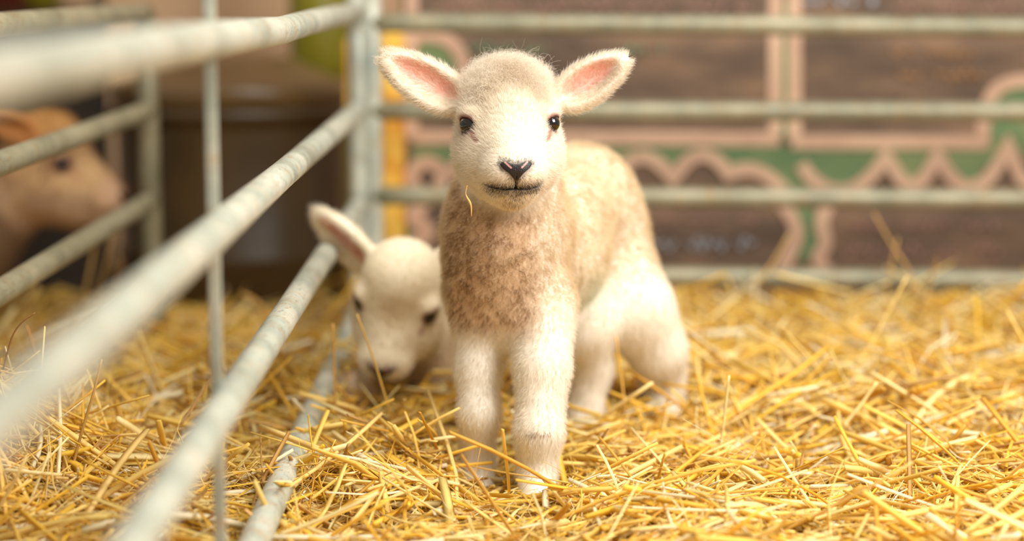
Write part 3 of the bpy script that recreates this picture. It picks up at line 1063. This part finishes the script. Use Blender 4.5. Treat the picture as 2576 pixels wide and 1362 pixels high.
def lamb2_spec(p, n, r):
    N = len(p)
    hd, inn, near, (x, y, z) = lamb2_zone(p)
    ng = np.stack([x, y - 10.5, z + 3.4], 1)
    g = mixc(np.tile(np.array([.1, .45, -.9]), (N, 1)), h2c.vec(ng / 10), hd)
    for e in (ear2, ear2r):
        g[e.near(p)] = e.a
    L = np.where(hd > .5, .0045, .0075) * r.uniform(.7, 1.2, N)
    return g, L, .55 - .15 * hd, .18 * (1 - hd), np.full(N, .0045), .5 * (1 - hd) + .1, np.full(N, 1.8e-4), lamb2_col(p) * r.uniform(.92, 1.05, N)[:, None]
grow_hair('fleece', lamb2, M_FUR, v, f, vn, fa, lamb2_dens, lamb2_spec, 22, 4)
eyes(h2c, lamb2)
nose(h2c, lamb2, .08, .9)

# ------------------------------------------------------------------ the tan sheep on the far left
y3 = 3.16
h3c = Head(P(112, 398, y3), (.985, -.12, -.10), (0.05, 0, 1), 1.25)
ear3 = Ear(P(88, 335, y3 - .05), P(-60, 285, y3 - .09), (-.1, -.8, -.3), .026)
ear3b = Ear(P(100, 320, y3 + .06), P(0, 262, y3 + .14), (-.1, .8, -.3), .026)
F = Field([axis_coords(-1.28, -.56, .005), axis_coords(2.95, 3.48, .005), axis_coords(-.12, .44, .005)])
F.cone(P(60, 470, y3), P(-110, 560, y3 + .02), .062, .095, .04)
F.cone(P(-130, 590, y3 + .03), P(-420, 600, y3 + .06), .105, .118, .05)
for lx, ly in ((-120, -.045), (-110, .055), (-415, -.045), (-405, .055)):
    a = P(lx, 640, y3 + ly + .04)
    F.cone(a, a * [1, 1, 0] + [0, 0, .09], .045, .026, .03)
    F.cone(a * [1, 1, 0] + [0, 0, .09], a * [1, 1, 0] + [.005, 0, -.05], .025, .02, .015)
F.head(h3c, .02)
F.ear(ear3, .012); F.ear(ear3b, .012)
v, f = largest(*F.mesh())
vn, fa = vnormals(v, f)
def sheep_col(p):
    x, y, z = h3c.local(p[:, 0], p[:, 1], p[:, 2])
    hd = sstep(1.25, .95, np.sqrt((x / 7.5) ** 2 + ((y - 2) / 10.0) ** 2 + ((z + 1) / 8.2) ** 2))
    c = np.tile(lin(140, 112, 84), (len(p), 1))
    c = mixc(c, lin(204, 168, 122), hd)
    c = mixc(c, lin(128, 92, 68), hd * sstep(.4, .7, noise(p, 38, 41)) * .45)
    c = mixc(c, lin(212, 184, 156), hd * sstep(-2, -6, z) * .5)
    c = mixc(c, lin(216, 176, 146), hd * sstep(7.5, 9.5, y) * .6)
    c = mixc(c, lin(186, 136, 76), hd * sstep(1.2, 4, z) * .8)
    c, *_ = face_color(h3c, p, c)
    inn, near = ear_parts(p, (ear3, ear3b))
    c = mixc(c, lin(200, 140, 84), near * .8)
    return c
sheep = link('sheep', np_mesh('sheep', v, f, sheep_col(v)), M_SKIN)
tag(sheep, 'tan sheep in profile behind the far left hurdle, looking right', 'sheep')
def sheep_spec(p, n, r):
    N = len(p)
    return np.tile(np.array([-.6, 0, -.5]), (N, 1)), .009 * r.uniform(.7, 1.2, N), np.full(N, .5), np.full(N, .15), np.full(N, .008), np.full(N, .4), np.full(N, 3e-4), sheep_col(p) * r.uniform(.85, 1.08, N)[:, None]
def sheep_dens(p, n):
    x, y, z = h3c.local(p[:, 0], p[:, 1], p[:, 2])
    q = np.stack([np.abs(x), y, z], 1)
    return 6e4 * (np.linalg.norm(q - EYE_C, axis=1) > 1.2) * ~((poly_sdf(x, z + 3.62, NOSE_POLY) < .02) & (y > 7.5))
grow_hair('fleece', sheep, M_FUR, v, f, vn, fa, sheep_dens, sheep_spec, 23, 4)
eyes(h3c, sheep)
nose(h3c, sheep, .1, .3)

# ------------------------------------------------------------------ straw
gx = np.arange(-1.5, 1.6, .02); gy = np.arange(.2, 3.9, .02)
GX, GY = np.meshgrid(gx, gy, indexing='ij')
gz = bed(GX, GY) - .022
vv = np.stack([GX, GY, gz], 2).reshape(-1, 3)
ii = np.arange(len(gx) * len(gy)).reshape(len(gx), len(gy))
ff = np.stack([ii[:-1, :-1], ii[1:, :-1], ii[1:, 1:], ii[:-1, 1:]], 2).reshape(-1, 4)
litter = link('straw_litter', np_mesh('straw_litter', vv, ff), M_BED)
tag(litter, 'packed golden litter lying beneath the loose straw', 'litter', kind='stuff')

STRAW_COLS = np.array([lin(*c) for c in ((249, 214, 108), (252, 224, 134), (246, 202, 76), (253, 234, 168), (224, 174, 68), (248, 218, 138), (206, 160, 90), (254, 242, 204), (250, 210, 74))])
STRAW_W = np.array([.19, .17, .15, .12, .08, .1, .06, .07, .06])

LEG_CAPS = [(P(1203, 930, 2.12), P(1203, 1235, 2.095), .030), (P(1364, 930, 2.08), P(1351, 1285, 2.03), .034), (P(1600, 780, 2.37), P(1670, 965, 2.43), .045), (P(1670, 965, 2.43), P(1682, 1090, 2.37), .030), (P(1487, 930, 2.36), P(1455, 1170, 2.30), .030)]

def strands(c, d, L, wid, thick, bend, seg, r, colour):
    """flattened straw stalks: c centres, d directions, L lengths"""
    N = len(c)
    K = seg
    t = np.linspace(-.5, .5, K)
    up = np.array([0, 0, 1.0])
    s = np.cross(d, up); s /= np.linalg.norm(s, axis=1)[:, None] + 1e-9
    u = np.cross(s, d)
    a = r.uniform(0, 6.28, N)
    bd = s * np.cos(a)[:, None] + u * np.sin(a)[:, None]
    kink = r.uniform(-.3, .3, N)
    pts = c[:, None] + d[:, None] * (L[:, None] * t[None])[:, :, None]
    prof = np.where(r.random(N)[:, None] < .7, (t[None] ** 2 * 4 - .3), np.abs(t[None] - kink[:, None]) * 2 - .4)
    pts = pts + bd[:, None] * (bend * L)[:, None, None] * prof[:, :, None]
    ro = r.uniform(0, 6.28, N)
    e1 = s * np.cos(ro)[:, None] + u * np.sin(ro)[:, None]
    e2 = u * np.cos(ro)[:, None] - s * np.sin(ro)[:, None]
    tp = np.ones(K); tp[-1] = .85; tp[0] = .9
    ring = [(1, 0), (.35, 1), (-1, 0), (-.35, -1)]
    vs = np.stack([pts + (e1[:, None] * (wid[:, None, None] * q0) + e2[:, None] * (thick[:, None, None] * q1)) * tp[None, :, None] for q0, q1 in ring], 2)
    v = vs.reshape(-1, 3)
    base = (np.arange(N) * K * 4)[:, None, None]
    k = np.arange(K - 1)[None, :, None] * 4
    j = np.arange(4)[None, None, :]
    jn = (j + 1) % 4
    f = np.stack([base + k + j, base + k + jn, base + k + 4 + jn, base + k + 4 + j], 3).reshape(-1, 4)
    b2 = np.arange(N) * K * 4
    caps = np.vstack([np.stack([b2 + 3, b2 + 2, b2 + 1, b2], 1), np.stack([b2 + q + (K - 1) * 4 for q in range(4)], 1)])
    f = np.vstack([f, caps])
    col = np.repeat(colour, K * 4, 0)
    return v, f, col, pts

def scatter(N, r, xr, yr, ok):
    x = r.uniform(*xr, N * 4); y = r.uniform(*yr, N * 4)
    m = ok(x, y)
    return x[m][:N], y[m][:N]

def in_view(x, y):
    px, py = proj(np.c_[x, y, np.zeros_like(x)])
    return (px > -330) & (px < 2900)

def make_straw(N, r, xr, yr, Lm, Ls, w, lift, bend, zlo, zhi, seg=5, flat=None):
    x, y = scatter(N, r, xr, yr, in_view)
    N = len(x)
    L = np.clip(r.lognormal(math.log(Lm), Ls, N), .012, .26)
    az = r.uniform(0, 2 * math.pi, N)
    el_ = np.abs(r.normal(0, lift, N)) * np.where(r.random(N) < .5, 1, -1)
    eps = .02
    nx = (bed(x + eps, y) - bed(x - eps, y)) / (2 * eps); ny = (bed(x, y + eps) - bed(x, y - eps)) / (2 * eps)
    d = np.stack([np.cos(az) * np.cos(el_), np.sin(az) * np.cos(el_), np.sin(el_)], 1)
    d[:, 2] += .8 * (nx * d[:, 0] + ny * d[:, 1])
    d /= np.linalg.norm(d, axis=1)[:, None]
    zz = r.uniform(zlo, zhi, N)
    z = bed(x, y) + zz + np.abs(d[:, 2]) * L * .22
    c = np.c_[x, y, z]
    wid = np.clip(r.normal(w, w * .35, N), w * .35, w * 2)
    col = STRAW_COLS[r.choice(len(STRAW_COLS), N, p=STRAW_W / STRAW_W.sum())] * r.uniform(.9, 1.12, N)[:, None]
    v, f, co, pts = strands(c, d, L, wid, wid * (r.uniform(.3, .75, N) if flat is None else flat), bend * r.normal(0, 1, N), seg, r, col)
    keep = np.ones(N, bool)
    for a, b, rr in LEG_CAPS:
        dist = cone(pts[:, :, 0], pts[:, :, 1], pts[:, :, 2], a, b, rr * .9, rr * .9)
        keep &= ~((dist < 0) & (pts[:, :, 2] > -.004)).any(1)
    hd_ = h2c.local(pts[:, :, 0], pts[:, :, 1], pts[:, :, 2])
    keep &= ~(hsdf(*hd_, False) < .2).any(1)
    mz = cone(pts[:, :, 0], pts[:, :, 1], pts[:, :, 2], c2, P(1275, 935, 2.92), .07, .07)
    keep &= ~((mz < 0) & (pts[:, :, 2] > .03)).any(1)
    K4 = seg * 4
    kv = np.repeat(keep, K4)
    remap = np.cumsum(kv) - 1
    fk = kv[f[:, 0]]
    return v[kv], remap[f[fk]], co[kv]

def join(parts):
    vs, fs, cs, o = [], [], [], 0
    for v_, f_, c_ in parts:
        vs.append(v_); fs.append(f_ + o); cs.append(c_); o += len(v_)
    return np.vstack(vs), np.vstack(fs), np.vstack(cs)

sr = np.random.default_rng(3)
parts = [
    make_straw(9000, sr, (-.75, .75), (1.72, 2.35), .10, .5, .0023, .15, .05, -.03, .006, 6),
    make_straw(9500, sr, (-1.1, 1.1), (2.3, 3.12), .12, .5, .0027, .16, .05, -.03, .008),
    make_straw(1700, sr, (-.9, .9), (1.75, 3.05), .10, .4, .0025, .40, .06, -.012, .012, 6),
    make_straw(6500, sr, (-.75, .75), (1.72, 2.3), .028, .5, .0008, .3, .12, -.02, .010),
    make_straw(1500, sr, (-.75, .75), (1.72, 2.5), .07, .45, .0036, .10, .10, -.012, .010, 9, flat=.10),
    make_straw(9000, sr, (-.75, .75), (1.72, 2.2), .014, .5, .0006, .4, .12, -.008, .010, 4),
    make_straw(700, sr, (-.8, .9), (1.74, 3.0), .17, .25, .0024, .12, .05, -.004, .014, 8),
    make_straw(3200, sr, (-.75, .75), (1.72, 2.3), .05, .45, .00035, .35, .22, -.01, .014, 8),
    make_straw(2600, sr, (-1.4, -.25), (2.6, 3.8), .09, .45, .0019, .16, .06, -.02, .01),
    make_straw(1800, sr, (-.86, -.42), (1.82, 2.3), .08, .45, .0014, .35, .09, -.02, .012, 7),
]
v, f, c = join(parts)
straw = link('loose_straw', np_mesh('loose_straw', v, f, c), M_STRAW)
tag(straw, 'loose golden straw spread deep over the pen floor', 'straw', kind='stuff')

# single stalks that stand clear of the bed
def stalk(label, px, Y, w=.0022, col=(240, 196, 96), group='stalks standing out of the straw', name='straw_stalk', Ys=None):
    yy = np.broadcast_to(np.asarray(Y, float), (len(px),)) if Ys is None else np.asarray(Ys)
    pp = catmull([P(x, y, q) for (x, y), q in zip(px, yy)], 6)
    rr = np.linspace(1, .7, len(pp)) * w
    o = link(name, bm_mesh(name, tube(pp, rr, 8, .55), True), STALK_M.get(col) or STALK_M.setdefault(col, two_tone('stalk_%d_%d_%d' % col, lin(*col) * .85, lin(*col), 60, .5)))
    tag(o, label, 'straw', group)
STALK_M = {}
stalk('golden straw stalk leaning across the nose of the lying lamb', [(1016, 1135), (985, 1050), (945, 920), (898, 790)], 2.2, .0028)
stalk('upright straw stalk just left of the lying lamb, beside the hurdle', [(846, 1060), (842, 960), (838, 815)], 2.24, .0030, (226, 178, 92))
stalk('bent straw stalk with a folded tip below the chin of the lying lamb', [(1090, 1120), (1060, 1060), (1030, 1030), (985, 1018)], 2.2, .0024, (232, 190, 110))
stalk('upright straw stalk between the hind legs of the standing lamb', [(1572, 1030), (1562, 940), (1549, 846)], 2.28, .0026, (240, 190, 90))
stalk('pale straw stalk standing just right of the hind hoof of the standing lamb', [(1812, 1130), (1822, 1050), (1834, 945)], 2.12, .0032, (250, 222, 150))
stalk('long straw stalk leaning right, tall against the bottom rail of the back hurdle', [(2110, 1010), (2200, 850), (2282, 695)], 2.5, .0032, (250, 216, 130))
stalk('blurred bent straw stalk rising highest in front of the board', [(2330, 790), (2290, 690), (2240, 610), (2198, 535)], 2.86, .0036, (208, 168, 100))
stalk('blurred upright straw stalk crossing the highest bent one', [(2225, 770), (2238, 690), (2258, 600)], 2.9, .0036, (206, 166, 92))
stalk('blurred straw stalk leaning on the bottom rail under the board stem', [(1900, 720), (1945, 660), (1985, 590)], 3.02, .0040, (220, 180, 104))
stalk('thick pale stalk lying along the foot of the back hurdle', [(1950, 690), (2040, 712), (2140, 738)], 2.95, .0055, (244, 214, 140))
stalk('long thin stalk lying across in front of the lamb front hooves', [(1120, 1160), (1260, 1188), (1400, 1210), (1520, 1232)], None, .0016, (238, 192, 100), Ys=(2.10, 2.05, 2.0, 1.985))
stalk('long pale stalk slanting up to the right from the lamb front hoof', [(1060, 1352), (1250, 1338), (1420, 1290), (1640, 1175)], None, .0026, (250, 220, 140), Ys=(1.885, 1.89, 1.93, 2.02))
stalk('cut stalk resting across the lowest tube of the near left hurdle', [(616, 1282), (660, 1320), (716, 1375)], 1.80, .0024, (236, 186, 112))
stalk('thick pale stalk slanting in the near straw at the lower right', [(2020, 1318), (2120, 1285), (2226, 1252)], None, .0040, (252, 226, 150), Ys=(1.86, 1.84, 1.82))
stalk('pale leaning stalk half way up the straw at the right', [(2120, 1075), (2165, 1020), (2206, 962)], 2.22, .0040, (250, 222, 150))
stalk('brown curling stalk tip at the far left edge over the straw heap', [(8, 930), (30, 850), (55, 812), (88, 788)], 2.02, .0018, (150, 108, 60))
stalk('tall split stalk slanting in the heap behind the near left hurdle', [(170, 1225), (205, 1090), (235, 990), (256, 905)], 1.98, .0030, (204, 158, 84))
stalk('pale stalk hooked over behind the upright bar of the near hurdle', [(455, 1070), (500, 1000), (545, 930), (552, 900)], 1.86, .0028, (226, 186, 130))
stalk('pale curved stalk arching in front of the dark drum', [(670, 860), (668, 800), (645, 760), (605, 738)], 2.9, .0075, (206, 156, 76))
stalk('blurred straw tuft leaning behind the far left hurdle', [(205, 775), (225, 690), (245, 580)], 3.04, .006, (176, 140, 76))
stalk('blurred straw stalk leaning right beside the tuft at the far left hurdle', [(240, 760), (268, 660), (285, 560)], 3.06, .006, (160, 126, 66))
# the wisp in the chin wool
wy = 1.985
pp = catmull([P(x, y, wy) for x, y in ((1175, 467), (1172, 490), (1184, 515), (1186, 545))], 8)
rr = np.interp(np.linspace(0, 1, len(pp)), [0, .3, .55, .7, 1], [.0003, .0004, .0012, .0009, .0003])
o = link('straw_wisp', bm_mesh('straw_wisp', tube(pp, rr, 8), True), two_tone('wisp_gold', lin(226, 160, 80), lin(240, 190, 110), 90, .5))
tag(o, 'small straw wisp hanging from the jaw wool of the standing lamb', 'straw')
